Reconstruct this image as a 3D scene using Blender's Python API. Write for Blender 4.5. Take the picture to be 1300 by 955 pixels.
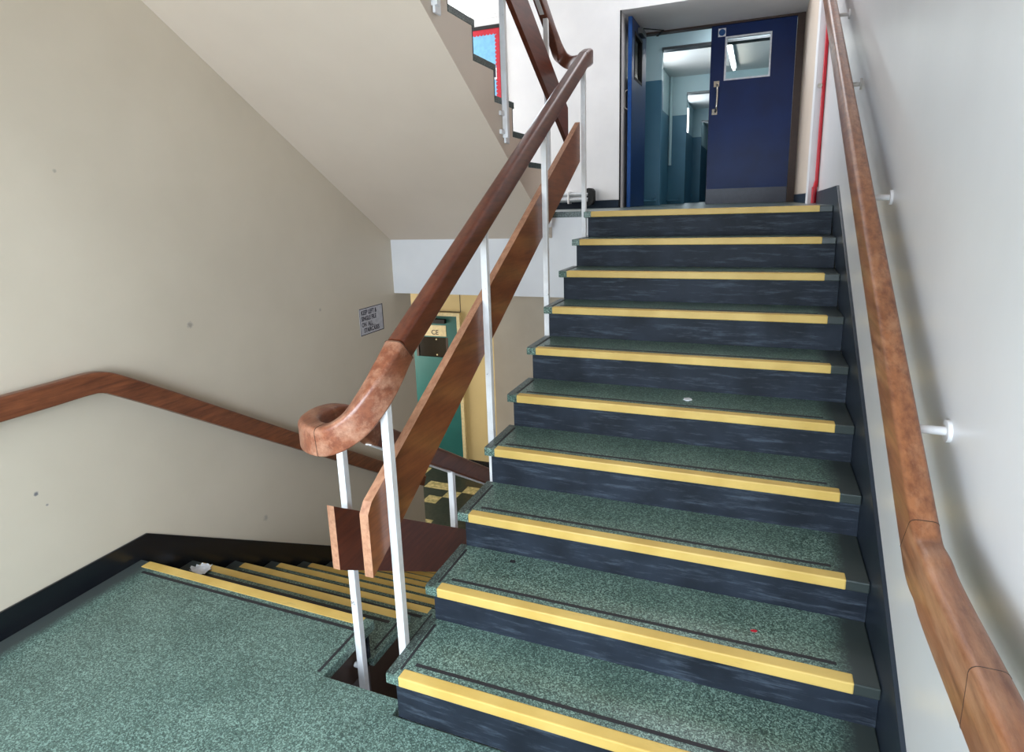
import bpy, bmesh, math, random
from mathutils import Vector, Matrix
random.seed(7)
for o in list(bpy.data.objects): bpy.data.objects.remove(o)
S = bpy.context.scene
COL = S.collection

# ------------------------------------------------------------------ camera
YAW, PITCH, ROLL, F = 0.3860, -0.2174, -0.0318, 771.9
cam_d = bpy.data.cameras.new('camera'); cam = bpy.data.objects.new('camera', cam_d); COL.objects.link(cam)
cam_d.sensor_fit = 'HORIZONTAL'; cam_d.sensor_width = 36.0
cam_d.lens = F / 1300 * 36.0
cam_d.shift_x = 0.0; cam_d.shift_y = -45.0 / 1300
cam_d.clip_start = 0.05; cam_d.clip_end = 200
cy_, sy_ = math.cos(YAW), math.sin(YAW)
fwd = Vector((-sy_ * math.cos(PITCH), cy_ * math.cos(PITCH), math.sin(PITCH)))
rgt = Vector((cy_, sy_, 0)); upv = rgt.cross(fwd)
c_, s_ = math.cos(ROLL), math.sin(ROLL)
rx = c_ * rgt + s_ * upv; ux = -s_ * rgt + c_ * upv
m = Matrix((rx, ux, -fwd)).transposed().to_4x4(); m.translation = Vector((1.0589, -1.1374, 1.6551))
cam.matrix_world = m
S.camera = cam

# ------------------------------------------------------------------ light and exposure
S.view_settings.view_transform = 'Standard'; S.view_settings.look = 'None'
S.view_settings.gamma = 1.0; S.view_settings.use_curve_mapping = False
S.view_settings.exposure = 0.0
W = bpy.data.worlds.new('world'); S.world = W; W.use_nodes = True
W.node_tree.nodes['Background'].inputs[0].default_value = (0.75, 0.86, 1.0, 1)
W.node_tree.nodes['Background'].inputs[1].default_value = 0.5
def area(name, loc, direction, sx, sy, power, color):
    l = bpy.data.lights.new(name, 'AREA'); l.shape = 'RECTANGLE'; l.size = sx; l.size_y = sy
    l.energy = power; l.color = color
    o = bpy.data.objects.new(name, l); COL.objects.link(o); o.location = loc
    o.rotation_euler = Vector(direction).to_track_quat('-Z', 'Z').to_euler()
    return o
REAR_Y = -2.05
DAY = (0.68, 0.84, 1.0)
area('daylight_rear_window', (-0.15, REAR_Y + 0.06, 1.38), (-0.2, 1, -0.62), 2.5, 1.2, 168, DAY)
area('daylight_landing_window', (-2.35, 5.42, 4.0), (0.1, -1, -0.25), 1.3, 0.7, 26, DAY)
area('daylight_upper_landing_side', (-3.9, 4.4, 3.0), (1, 0, -0.05), 1.6, 1.6, 124, (0.88, 0.93, 1.0))
area('daylight_lower_lobby', (-3.9, 4.6, -0.3), (1, -0.1, -0.1), 1.4, 1.4, 48, (1.0, 0.93, 0.82))
area('daylight_stairwell_above', (0.6, 4.3, 4.3), (0, 0, -1), 1.2, 1.4, 26, (0.94, 0.95, 1.0))
area('daylight_corridor_window_a', (-0.55, 9.0, 3.0), (1, 0, 0), 1.6, 1.0, 14, (0.75, 0.9, 1.0))
area('corridor_bulkhead_fill', (0.9, 6.98, 3.80), (0, 0.15, -1), 0.5, 0.3, 14, (0.92, 0.96, 1.0))  # added fill without a fixture, brightens the bulkhead just inside the doors
area('daylight_corridor_window_b', (-0.55, 13.6, 3.0), (1, 0, 0), 2.2, 1.0, 16, (0.75, 0.9, 1.0))
area('daylight_corridor_window_c', (-0.55, 17.6, 3.0), (1, 0, 0), 2.2, 1.0, 16, (0.75, 0.9, 1.0))

# ------------------------------------------------------------------ materials
def newmat(name):
    mt = bpy.data.materials.new(name); mt.use_nodes = True
    nt = mt.node_tree; b = nt.nodes['Principled BSDF']
    return mt, nt, b
def lin(c):
    return tuple(((v / 255) / 12.92 if v / 255 <= 0.04045 else (((v / 255) + 0.055) / 1.055) ** 2.4) for v in c) + (1,)
def N(nt, t, **kw):
    n = nt.nodes.new(t)
    for k, v in kw.items():
        if k in ('operation', 'blend_type', 'data_type', 'noise_dimensions', 'feature', 'distance', 'musgrave_type', 'bands_direction', 'wave_type', 'clamp'): setattr(n, k, v)
        else: n.inputs[k].default_value = v
    return n
def ramp(nt, src, stops):
    r = nt.nodes.new('ShaderNodeValToRGB'); e = r.color_ramp.elements
    while len(e) < len(stops): e.new(0.5)
    for i, (p, c) in enumerate(stops): e[i].position = p; e[i].color = c
    nt.links.new(src, r.inputs[0]); return r
def coords(nt, scale=(1, 1, 1)):
    g = nt.nodes.new('ShaderNodeTexCoord'); mp = nt.nodes.new('ShaderNodeMapping')
    mp.inputs['Scale'].default_value = scale
    nt.links.new(g.outputs['Object'], mp.inputs[0]); return mp.outputs[0]
def mixc(nt, fac, a, b):
    mx = nt.nodes.new('ShaderNodeMix'); mx.data_type = 'RGBA'
    for i, v in ((0, fac), (6, a), (7, b)):
        if hasattr(v, 'links') or hasattr(v, 'is_linked'): nt.links.new(v, mx.inputs[i])
        else: mx.inputs[i].default_value = v
    return mx.outputs[2]
def bump(nt, b, h, strength=0.2, dist=0.002):
    bp = nt.nodes.new('ShaderNodeBump'); bp.inputs['Strength'].default_value = strength; bp.inputs['Distance'].default_value = dist
    nt.links.new(h, bp.inputs['Height']); nt.links.new(bp.outputs[0], b.inputs['Normal'])

def paint(name, col, col2=None, rough=0.5, scale=2.0, bumps=0.12, specks=None, spec=0.5):
    mt, nt, b = newmat(name); co = coords(nt)
    n1 = N(nt, 'ShaderNodeTexNoise', Scale=scale, Detail=6.0, Roughness=0.55); nt.links.new(co, n1.inputs[0])
    r = ramp(nt, n1.outputs[0], [(0.35, lin(col2 or col)), (0.65, lin(col))]); out = r.outputs[0]
    if specks:
        n2 = N(nt, 'ShaderNodeTexNoise', Scale=26.0, Detail=3.0, Roughness=0.6); nt.links.new(co, n2.inputs[0])
        k = ramp(nt, n2.outputs[0], [(0.70, (0, 0, 0, 1)), (0.76, (1, 1, 1, 1))])
        out = mixc(nt, k.outputs[0], out, lin(specks))
    nt.links.new(out, b.inputs['Base Color'])
    b.inputs['Roughness'].default_value = rough
    b.inputs['Specular IOR Level'].default_value = spec
    n3 = N(nt, 'ShaderNodeTexNoise', Scale=9.0, Detail=8.0, Roughness=0.65); nt.links.new(co, n3.inputs[0])
    bump(nt, b, n3.outputs[0], bumps, 0.006)
    return mt
def plain(name, col, rough=0.5, metal=0.0):
    mt, nt, b = newmat(name); co = coords(nt)
    n1 = N(nt, 'ShaderNodeTexNoise', Scale=30.0, Detail=4.0); nt.links.new(co, n1.inputs[0])
    c = lin(col); d = tuple(v * 0.85 for v in c[:3]) + (1,)
    r = ramp(nt, n1.outputs[0], [(0.35, d), (0.6, c)]); nt.links.new(r.outputs[0], b.inputs['Base Color'])
    b.inputs['Roughness'].default_value = rough; b.inputs['Metallic'].default_value = metal
    return mt
def wood(name, light, dark, rough=0.35, scale=1.0, worn=None, wornk=(0.52, 0.66), spec=0.5, streak=0.2):
    mt, nt, b = newmat(name); co = coords(nt, (60 * scale, 5 * scale, 60 * scale))
    n1 = N(nt, 'ShaderNodeTexNoise', Scale=1.0, Detail=8.0, Roughness=0.65); nt.links.new(co, n1.inputs[0])
    r = ramp(nt, n1.outputs[0], [(0.3, lin(dark)), (0.62, lin(light))]); out = r.outputs[0]
    co2 = coords(nt); n2 = N(nt, 'ShaderNodeTexNoise', Scale=5.0, Detail=5.0, Roughness=0.7); nt.links.new(co2, n2.inputs[0])
    r2 = ramp(nt, n2.outputs[0], [(0.3, (0.55, 0.55, 0.55, 1)), (0.7, (1, 1, 1, 1))])
    mm = nt.nodes.new('ShaderNodeMix'); mm.data_type = 'RGBA'; mm.blend_type = 'MULTIPLY'; mm.inputs[0].default_value = 0.7
    nt.links.new(out, mm.inputs[6]); nt.links.new(r2.outputs[0], mm.inputs[7]); out = mm.outputs[2]
    if worn:
        n4 = N(nt, 'ShaderNodeTexNoise', Scale=13.0, Detail=9.0, Roughness=0.75); nt.links.new(coords(nt, (1, streak, 1)), n4.inputs[0])
        k = ramp(nt, n4.outputs[0], [(wornk[0], (0, 0, 0, 1)), (wornk[1], (1, 1, 1, 1))])
        out = mixc(nt, k.outputs[0], out, lin(worn))
    nt.links.new(out, b.inputs['Base Color']); b.inputs['Roughness'].default_value = rough
    b.inputs['Specular IOR Level'].default_value = spec
    bump(nt, b, n1.outputs[0], 0.08, 0.001)
    return mt
def terrazzo(name, base, chip, dark, margin, xlo=None, xhi=None, rough=0.3, mw=0.09):
    """speckled green terrazzo; worn dirt margin by the wall at x < xlo or x > xhi (metres, object space)"""
    mt, nt, b = newmat(name); co = coords(nt)
    v = nt.nodes.new('ShaderNodeTexVoronoi'); v.inputs['Scale'].default_value = 260; nt.links.new(co, v.inputs['Vector'])
    sp = nt.nodes.new('ShaderNodeSeparateColor'); nt.links.new(v.outputs['Color'], sp.inputs[0])
    r = ramp(nt, sp.outputs[0], [(0.0, lin(dark)), (0.26, lin(dark)), (0.34, lin(base)), (0.70, lin(base)), (0.80, lin(chip))])
    n1 = N(nt, 'ShaderNodeTexNoise', Scale=4.0, Detail=5.0); nt.links.new(co, n1.inputs[0])
    r2 = ramp(nt, n1.outputs[0], [(0.3, (0.70, 0.74, 0.74, 1)), (0.65, (1, 1, 1, 1))])
    mm = nt.nodes.new('ShaderNodeMix'); mm.data_type = 'RGBA'; mm.blend_type = 'MULTIPLY'; mm.inputs[0].default_value = 1.0
    nt.links.new(r.outputs[0], mm.inputs[6]); nt.links.new(r2.outputs[0], mm.inputs[7]); out = mm.outputs[2]
    sx = nt.nodes.new('ShaderNodeSeparateXYZ'); nt.links.new(co, sx.inputs[0])
    n2 = N(nt, 'ShaderNodeTexNoise', Scale=12.0, Detail=4.0); nt.links.new(co, n2.inputs[0])
    def edge(lo, hi):
        nonlocal out
        a = nt.nodes.new('ShaderNodeMath'); a.operation = 'MULTIPLY_ADD'; a.inputs[1].default_value = 0.06
        nt.links.new(n2.outputs[0], a.inputs[0]); nt.links.new(sx.outputs[0], a.inputs[2])
        mr = nt.nodes.new('ShaderNodeMapRange'); mr.inputs[1].default_value = lo + 0.03; mr.inputs[2].default_value = hi + 0.03
        nt.links.new(a.outputs[0], mr.inputs[0])
        out = mixc(nt, mr.outputs[0], out, lin(margin))
    if xlo is not None: edge(xlo + mw, xlo + mw * 0.5)
    if xhi is not None: edge(xhi - mw, xhi - mw * 0.5)
    nt.links.new(out, b.inputs['Base Color']); b.inputs['Roughness'].default_value = rough
    b.inputs['Specular IOR Level'].default_value = 0.4
    return mt
def scuffed(name, base, base2, scuff, rough=0.4, thr=(0.60, 0.72), spec=0.5):
    mt, nt, b = newmat(name); co = coords(nt)
    n1 = N(nt, 'ShaderNodeTexNoise', Scale=6.0, Detail=6.0); nt.links.new(co, n1.inputs[0])
    r = ramp(nt, n1.outputs[0], [(0.35, lin(base)), (0.65, lin(base2))])
    co2 = coords(nt, (5, 30, 44)); n2 = N(nt, 'ShaderNodeTexNoise', Scale=1.0, Detail=9.0, Roughness=0.75); nt.links.new(co2, n2.inputs[0])
    k = ramp(nt, n2.outputs[0], [(thr[0], (0, 0, 0, 1)), (thr[1], (0.5, 0.5, 0.5, 1))])
    out = mixc(nt, k.outputs[0], r.outputs[0], lin(scuff))
    nt.links.new(out, b.inputs['Base Color']); b.inputs['Roughness'].default_value = rough
    bump(nt, b, n2.outputs[0], 0.1, 0.002); b.inputs['Specular IOR Level'].default_value = spec
    return mt
def emit(name, col, strength):
    mt, nt, b = newmat(name); b.inputs['Base Color'].default_value = col
    b.inputs['Emission Color'].default_value = col; b.inputs['Emission Strength'].default_value = strength
    return mt

M = {}
M['wall_cream'] = paint('wall_cream_paint', (212, 198, 178), (204, 190, 170), rough=0.42, scale=1.3, specks=None)
M['wall_grey'] = paint('wall_grey_gloss_paint', (222, 219, 217), (216, 213, 211), rough=0.3, scale=2.0, bumps=0.06)
def smudges(mt, spots):
    nt = mt.node_tree; b = nt.nodes['Principled BSDF']; src = b.inputs['Base Color'].links[0].from_socket
    co = coords(nt); nz = N(nt, 'ShaderNodeTexNoise', Scale=60.0, Detail=4.0); nt.links.new(co, nz.inputs[0])
    for (y, z, rad, col, amt) in spots:
        d = nt.nodes.new('ShaderNodeVectorMath'); d.operation = 'DISTANCE'; d.inputs[1].default_value = (-1.712, y, z); nt.links.new(co, d.inputs[0])
        a = nt.nodes.new('ShaderNodeMath'); a.operation = 'MULTIPLY_ADD'; a.inputs[1].default_value = rad * 1.6; nt.links.new(nz.outputs[0], a.inputs[0]); nt.links.new(d.outputs['Value'], a.inputs[2])
        mr = nt.nodes.new('ShaderNodeMapRange'); mr.inputs[1].default_value = rad * 1.9; mr.inputs[2].default_value = rad * 1.2; mr.inputs[4].default_value = amt; nt.links.new(a.outputs[0], mr.inputs[0])
        src = mixc(nt, mr.outputs[0], src, lin(col))
    nt.links.new(src, b.inputs['Base Color'])
smudges(M['wall_cream'], [(1.16, 1.094, .020, (120, 110, 104), .6), (.301, .533, .010, (70, 74, 92), .8), (.333, .467, .006, (90, 92, 104), .7), (1.5, -.2, .02, (140, 134, 124), .5), (.05, 1.95, .012, (150, 144, 134), .5), (2.2, 1.0, .012, (140, 130, 118), .5), (.62, 1.86, .008, (130, 124, 112), .5)])
M['soffit'] = paint('soffit_cream_paint', (224, 206, 188), (217, 199, 181), rough=0.55, scale=1.1)
M['white'] = paint('white_wall_paint', (232, 230, 230), (224, 222, 223), rough=0.5)
M['cream_lower'] = paint('yellow_cream_paint', (224, 204, 152), (216, 196, 145), rough=0.45)
M['beige_lower'] = paint('beige_paint', (214, 203, 186), (204, 192, 174), rough=0.45)
M['ceiling'] = paint('ceiling_paint', (230, 230, 228), rough=0.8)
M['terr_right'] = terrazzo('terrazzo_green_treads', (92, 114, 104), (138, 164, 150), (60, 78, 72), (58, 64, 62), xhi=1.44, mw=0.12)
M['terr_left'] = terrazzo('terrazzo_green_lower_treads', (94, 116, 106), (138, 164, 152), (64, 82, 76), (70, 76, 74), xlo=-1.70, mw=0.12)
M['terr_edge'] = terrazzo('terrazzo_grey_edge', (68, 80, 76), (104, 120, 112), (40, 48, 46), (60, 64, 64))
M['strip'] = plain('black_inlay_strip', (40, 38, 42), 0.6)
M['yellow'] = scuffed('yellow_safety_paint', (208, 170, 88), (224, 188, 106), (150, 124, 84), rough=0.5, thr=(0.60, 0.72))
M['riser'] = scuffed('dark_slate_riser', (26, 31, 39), (40, 47, 58), (108, 120, 134), rough=0.6, thr=(0.52, 0.76), spec=0.25)
M['stringer'] = scuffed('dark_stringer', (28, 36, 46), (38, 46, 56), (84, 92, 100), rough=0.35, thr=(0.66, 0.85))
M['black'] = scuffed('black_gloss_skirting', (16, 18, 24), (24, 26, 30), (52, 52, 54), rough=0.22, thr=(0.66, 0.85))
M['navy'] = plain('navy_skirting', (24, 40, 58), 0.4)
M['rail'] = wood('mahogany_handrail', (118, 62, 40), (88, 42, 28), rough=0.3, worn=(132, 76, 50), wornk=(0.55, 0.85))
M['turn'] = wood('worn_handrail_turn', (150, 88, 60), (116, 62, 42), rough=0.33, worn=(196, 150, 122), wornk=(0.47, 0.78), streak=1.0)
M['railr'] = wood('worn_wall_handrail', (162, 104, 68), (112, 64, 42), rough=0.33, worn=(186, 138, 104), wornk=(0.5, 0.8))
M['raill'] = wood('brown_wall_handrail', (138, 80, 50), (92, 48, 30), rough=0.38, worn=(160, 108, 76), wornk=(0.6, 0.78))
M['board'] = wood('hardwood_board', (156, 90, 50), (118, 62, 32), rough=0.3, scale=0.8)
M['boardend'] = wood('raw_end_grain', (204, 150, 116), (168, 112, 82), rough=0.6)
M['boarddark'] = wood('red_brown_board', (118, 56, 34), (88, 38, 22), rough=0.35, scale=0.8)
M['post'] = paint('white_post_paint', (238, 236, 236), (226, 222, 220), rough=0.4, scale=14.0, bumps=0.25, specks=(110, 98, 92))
M['blue'] = paint('navy_door_paint', (4, 38, 96), (2, 30, 80), rough=0.36, scale=3.0, spec=0.3)
M['bluebright'] = plain('bright_blue_edge', (30, 86, 160), 0.35)
M['bluekick'] = plain('dark_kick_plate', (44, 46, 64), 0.3)
M['teal'] = paint('teal_dado', (76, 124, 148), (70, 116, 140), rough=0.4)
M['pale'] = paint('pale_blue_wall', (196, 220, 224), (188, 212, 218), rough=0.5)
M['tealdoor'] = paint('teal_door_paint', (44, 116, 116), (38, 104, 104), rough=0.35)
M['creamtrim'] = plain('cream_trim', (236, 222, 178), 0.45)
M['dark'] = plain('dark_void', (14, 12, 14), 0.7)
M['darkbrown'] = plain('dark_brown_frame', (64, 44, 34), 0.5)
M['glassdark'] = plain('dark_window_film', (26, 22, 16), 0.15)
M['grey'] = plain('grey_metal', (120, 122, 124), 0.35, 0.8)
M['chrome'] = plain('polished_metal', (220, 215, 205), 0.2, 1.0)
M['galv'] = plain('silver_pipe_lagging', (196, 198, 202), 0.35, 0.3)
M['red'] = plain('red_pipe_paint', (196, 22, 40), 0.4)
M['pinred'] = plain('red_border_paper', (198, 34, 52), 0.7)
M['pinblue'] = plain('sky_blue_backing_paper', (124, 184, 222), 0.7)
M['paper'] = plain('white_paper', (240, 242, 248), 0.7)
M['paperb'] = plain('blue_grey_photo', (96, 112, 170), 0.6)
M['signblue'] = plain('mandatory_sign_blue', (20, 84, 150), 0.5)
M['ink'] = plain('dark_ink', (44, 36, 52), 0.6)
M['signgrey'] = plain('aged_notice', (196, 192, 196), 0.6)
M['winlight'] = emit('daylit_pane', (0.93, 0.97, 1.0, 1), 3.2)
M['tube'] = emit('fluorescent_tube', (1.0, 0.98, 0.9, 1), 14.0)
mt, nt, b = newmat('checkered_lobby_tiles'); co = coords(nt, (1 / .17, 1 / .17, 1 / .17))
fl = nt.nodes.new('ShaderNodeVectorMath'); fl.operation = 'FLOOR'; nt.links.new(co, fl.inputs[0])
wn = nt.nodes.new('ShaderNodeTexWhiteNoise'); wn.noise_dimensions = '2D'; nt.links.new(fl.outputs[0], wn.inputs[0])
rr = ramp(nt, wn.outputs[0], [(0.82, lin((48, 48, 40))), (0.83, lin((206, 190, 140)))])
n1 = N(nt, 'ShaderNodeTexNoise', Scale=26.0, Detail=6.0); nt.links.new(coords(nt), n1.inputs[0])
r2 = ramp(nt, n1.outputs[0], [(0.35, (0.45, 0.5, 0.42, 1)), (0.65, (1, 1, 1, 1))])
mm = nt.nodes.new('ShaderNodeMix'); mm.data_type = 'RGBA'; mm.blend_type = 'MULTIPLY'; mm.inputs[0].default_value = 1.0
nt.links.new(rr.outputs[0], mm.inputs[6]); nt.links.new(r2.outputs[0], mm.inputs[7]); nt.links.new(mm.outputs[2], b.inputs['Base Color'])
b.inputs['Roughness'].default_value = 0.35
M['tiles'] = mt
mt, nt, b = newmat('wired_vision_glass'); b.inputs['Base Color'].default_value = (0.92, 0.97, 0.97, 1)
b.inputs['Roughness'].default_value = 0.08; b.inputs['Transmission Weight'].default_value = 1.0; b.inputs['IOR'].default_value = 1.02
M['glass'] = mt

# ------------------------------------------------------------------ mesh helpers
class MB:
    def __init__(s): s.bm = bmesh.new()
    def box(s, x0, x1, y0, y1, z0, z1):
        v = [s.bm.verts.new(p) for p in ((x0, y0, z0), (x1, y0, z0), (x1, y1, z0), (x0, y1, z0), (x0, y0, z1), (x1, y0, z1), (x1, y1, z1), (x0, y1, z1))]
        for f in ((0, 3, 2, 1), (4, 5, 6, 7), (0, 1, 5, 4), (1, 2, 6, 5), (2, 3, 7, 6), (3, 0, 4, 7)): s.bm.faces.new([v[i] for i in f])
        return s
    def prism(s, pts, axis, a, b_):
        """polygon pts in the plane across axis ('x': (y,z); 'y': (x,z); 'z': (x,y)) from a to b_"""
        def P(p, t): return {'x': (t, p[0], p[1]), 'y': (p[0], t, p[1]), 'z': (p[0], p[1], t)}[axis]
        A = [s.bm.verts.new(P(p, a)) for p in pts]; B = [s.bm.verts.new(P(p, b_)) for p in pts]
        s.bm.faces.new(A[::-1]); s.bm.faces.new(B); n = len(pts)
        for i in range(n): s.bm.faces.new((A[i], A[(i + 1) % n], B[(i + 1) % n], B[i]))
        return s
    def sweep(s, path, prof, lat=None):
        """prof: list of (lateral, up) ; path: list of Vector; widths may vary with a scale list"""
        path = [Vector(p) for p in path]; rings = []; Z = Vector((0, 0, 1))
        for i, p in enumerate(path):
            t = (path[min(i + 1, len(path) - 1)] - path[max(i - 1, 0)]).normalized()
            l = t.cross(Z).normalized() if lat is None else Vector(lat); u = l.cross(t).normalized()
            rings.append([s.bm.verts.new(p + l * a + u * b_) for a, b_ in prof])
        n = len(prof)
        for r0, r1 in zip(rings, rings[1:]):
            for k in range(n): s.bm.faces.new((r0[k], r0[(k + 1) % n], r1[(k + 1) % n], r1[k]))
        s.bm.faces.new(rings[0][::-1]); s.bm.faces.new(rings[-1]); return s
    def tube(s, path, r, n=12):
        path = [Vector(p) for p in path]; rings = []
        t0 = (path[1] - path[0]).normalized(); a = Vector((0, 0, 1)) if abs(t0.z) < 0.9 else Vector((1, 0, 0))
        l = t0.cross(a).normalized()
        for i, p in enumerate(path):
            t = (path[min(i + 1, len(path) - 1)] - path[max(i - 1, 0)]).normalized()
            l = (l - t * l.dot(t)).normalized(); u = l.cross(t)
            rings.append([s.bm.verts.new(p + (l * math.cos(2 * math.pi * k / n) + u * math.sin(2 * math.pi * k / n)) * r) for k in range(n)])
        for r0, r1 in zip(rings, rings[1:]):
            for k in range(n): s.bm.faces.new((r0[k], r0[(k + 1) % n], r1[(k + 1) % n], r1[k]))
        s.bm.faces.new(rings[0][::-1]); s.bm.faces.new(rings[-1]); return s
    def build(s, name, mat, parent=None, bevel=0.0, smooth=False, kind=None, origin=None):
        bmesh.ops.recalc_face_normals(s.bm, faces=s.bm.faces)
        me = bpy.data.meshes.new(name)
        s.bm.to_mesh(me); s.bm.free()
        o = bpy.data.objects.new(name, me); COL.objects.link(o)
        if isinstance(mat, (list, tuple)):
            for q in mat: me.materials.append(q)
        else: me.materials.append(mat)
        if parent is not None: o.parent = parent; o.matrix_parent_inverse = Matrix.Translation(-parent.location)
        if bevel:
            bv = o.modifiers.new('bevel', 'BEVEL'); bv.width = bevel; bv.segments = 2; bv.limit_method = 'ANGLE'; bv.angle_limit = math.radians(35)
        if smooth:
            for p in me.polygons: p.use_smooth = True
            try: me.set_sharp_from_angle(angle=math.radians(38))
            except Exception: pass
        if kind: o['kind'] = kind
        return o
def thing(name, label, cat, loc=(0, 0, 0), group=None, kind=None):
    o = bpy.data.objects.new(name, None); COL.objects.link(o); o.location = loc; o.empty_display_size = 0.1
    o['label'] = label
    if cat: o['category'] = cat
    if group: o['group'] = group
    if kind: o['kind'] = kind
    return o
def tag(o, label, cat, group=None):
    o['label'] = label; o['category'] = cat
    if group: o['group'] = group
    return o
def struct(name, mb, mat, label=None, **kw):
    o = mb.build(name, mat, kind='structure', **kw)
    o['label'] = label or name.replace('_', ' ')
    o['category'] = name.split('_')[0]
    return o
def rprof(w, h, r=0.016, rb=0.008, n=4):
    """handrail section: rounded top corners, small rounded bottom corners, centred"""
    pts = []
    for cx, cz, a0, rad in ((w / 2 - r, h / 2 - r, 0, r), (-w / 2 + r, h / 2 - r, 90, r), (-w / 2 + rb, -h / 2 + rb, 180, rb), (w / 2 - rb, -h / 2 + rb, 270, rb)):
        for k in range(n + 1):
            a = math.radians(a0 + 90 * k / n); pts.append((cx + rad * math.cos(a), cz + rad * math.sin(a)))
    return pts
def smooth_path(pts, n=8):
    """Catmull-Rom through pts"""
    P = [Vector(p) for p in pts]; P = [2 * P[0] - P[1]] + P + [2 * P[-1] - P[-2]]; out = []
    for i in range(1, len(P) - 2):
        for k in range(n):
            t = k / n
            out.append(0.5 * ((2 * P[i]) + (P[i + 1] - P[i - 1]) * t + (2 * P[i - 1] - 5 * P[i] + 4 * P[i + 1] - P[i + 2]) * t * t + (3 * P[i] - P[i - 1] - 3 * P[i + 1] + P[i + 2]) * t ** 3))
    out.append(P[-2]); return out
def text_mesh(name, txt, size, mat, parent, loc, rot, extrude=0.0006, align='LEFT', bold=0.0, spacing=1.0, sx=1.0):
    cu = bpy.data.curves.new(name + '_curve', 'FONT'); cu.body = txt; cu.size = size; cu.extrude = extrude; cu.align_x = align
    cu.offset = bold; cu.space_character = spacing
    t = bpy.data.objects.new(name + '_tmp', cu); COL.objects.link(t)
    dg = bpy.context.evaluated_depsgraph_get(); me = bpy.data.meshes.new_from_object(t.evaluated_get(dg))
    bpy.data.objects.remove(t)
    me.transform(Matrix.Diagonal((sx, 1, 1, 1)))
    me.transform(Matrix.Translation(loc) @ rot.to_4x4())
    me.materials.clear(); me.materials.append(mat)
    o = bpy.data.objects.new(name, me); COL.objects.link(o)
    if parent is not None: o.parent = parent; o.matrix_parent_inverse = Matrix.Translation(-parent.location)
    return o

# ------------------------------------------------------------------ dimensions
R, G = 0.16, 0.2763
DZ = [0.0052, 0.004, 0.002, -0.0021, -0.0041, -0.0076, -0.0045, -0.0098, -0.0001, 0.0168]
NY = [(10 - i) * G for i in range(10)]                  # nosing fronts of the flight going up
NZ = [(10 - i) * R + DZ[i] for i in range(10)]
XR = 1.44                                                # stringer face
XL = -1.70                                               # lower flight, skirting face
TOPZ = NZ[0]
LG, LR, LY = 0.268, 0.163, 0.683                          # flight going down
LOWZ = -10 * LR
BEAM = 3.12
DOORW = 6.55
FRONT = 5.5

# ------------------------------------------------------------------ setting: walls, floors
struct('wall_right', MB().box(1.452, 1.60, REAR_Y, DOORW + 0.15, -0.3, 5.2), M['wall_grey'], 'pale grey glossy wall on the right of the stairs')
wl = MB(); wl.box(-1.85, -1.712, REAR_Y, 3.38, LOWZ, 5.2)
struct('wall_left', wl, M['wall_cream'], 'cream painted wall on the left of the stairs')
rw = MB(); WX0, WX1, WZ0, WZ1 = -1.45, 1.15, 0.75, 2.05
rw.box(-1.85, 1.6, REAR_Y - .15, REAR_Y, -0.3, WZ0); rw.box(-1.85, 1.6, REAR_Y - .15, REAR_Y, WZ1, 5.2)
rw.box(-1.85, WX0, REAR_Y - .15, REAR_Y, WZ0, WZ1); rw.box(WX1, 1.6, REAR_Y - .15, REAR_Y, WZ0, WZ1)
struct('wall_rear', rw, M['wall_cream'], 'cream wall behind the half landing')
w = thing('window_2', 'tall window behind the half landing', 'window', (0.1, REAR_Y - .05, WZ0), kind='structure')
fr = MB(); fr.box(WX0, WX0 + .05, REAR_Y - .1, REAR_Y - .02, WZ0, WZ1); fr.box(WX1 - .05, WX1, REAR_Y - .1, REAR_Y - .02, WZ0, WZ1)
fr.box(WX0 + .05, WX1 - .05, REAR_Y - .1, REAR_Y - .02, WZ0, WZ0 + .05); fr.box(WX0 + .05, WX1 - .05, REAR_Y - .1, REAR_Y - .02, WZ1 - .05, WZ1)
fr.box(.075, .125, REAR_Y - .1, REAR_Y - .02, WZ0 + .05, WZ1 - .05)
fr.build('window_frame', M['post'], w)
MB().box(WX0 + .05, WX1 - .05, REAR_Y - .09, REAR_Y - .08, WZ0 + .05, WZ1 - .05).build('pane', M['winlight'], w)
# half landing slab (with the stairwell cut out)
fl_pts = [(-1.712, REAR_Y), (1.452, REAR_Y), (1.452, 0.295), (0.0, 0.295), (0.0, 0.36), (-0.335, 0.36), (-0.335, LY), (-1.712, LY)]
struct('floor_slab', MB().prism([(-1.712, REAR_Y), (1.452, REAR_Y), (1.452, 0.275), (-.02, 0.275), (-.02, 0.335), (-0.36, 0.335), (-0.36, LY - .04), (-1.712, LY - .04)], 'z', -0.20, -0.041), M['darkbrown'], 'dark unpainted slab edge under the half landing')
struct('floor', MB().prism(fl_pts, 'z', -0.040, 0.0), M['terr_left'], 'green terrazzo half landing floor', bevel=0.004)
struct('trim_1', MB().box(-1.60, -0.37, LY - .083, LY - .068, -.001, .0012).box(-0.372, -0.36, .37, LY - .085, -.001, .0012), M['strip'], 'black inlay strips at the half landing edge')
struct('trim_2', MB().box(-1.645, -0.378, LY - .047, LY + .0015, -.02, .0018), M['yellow'], 'yellow nosing strip on the half landing edge', bevel=0.002)
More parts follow.
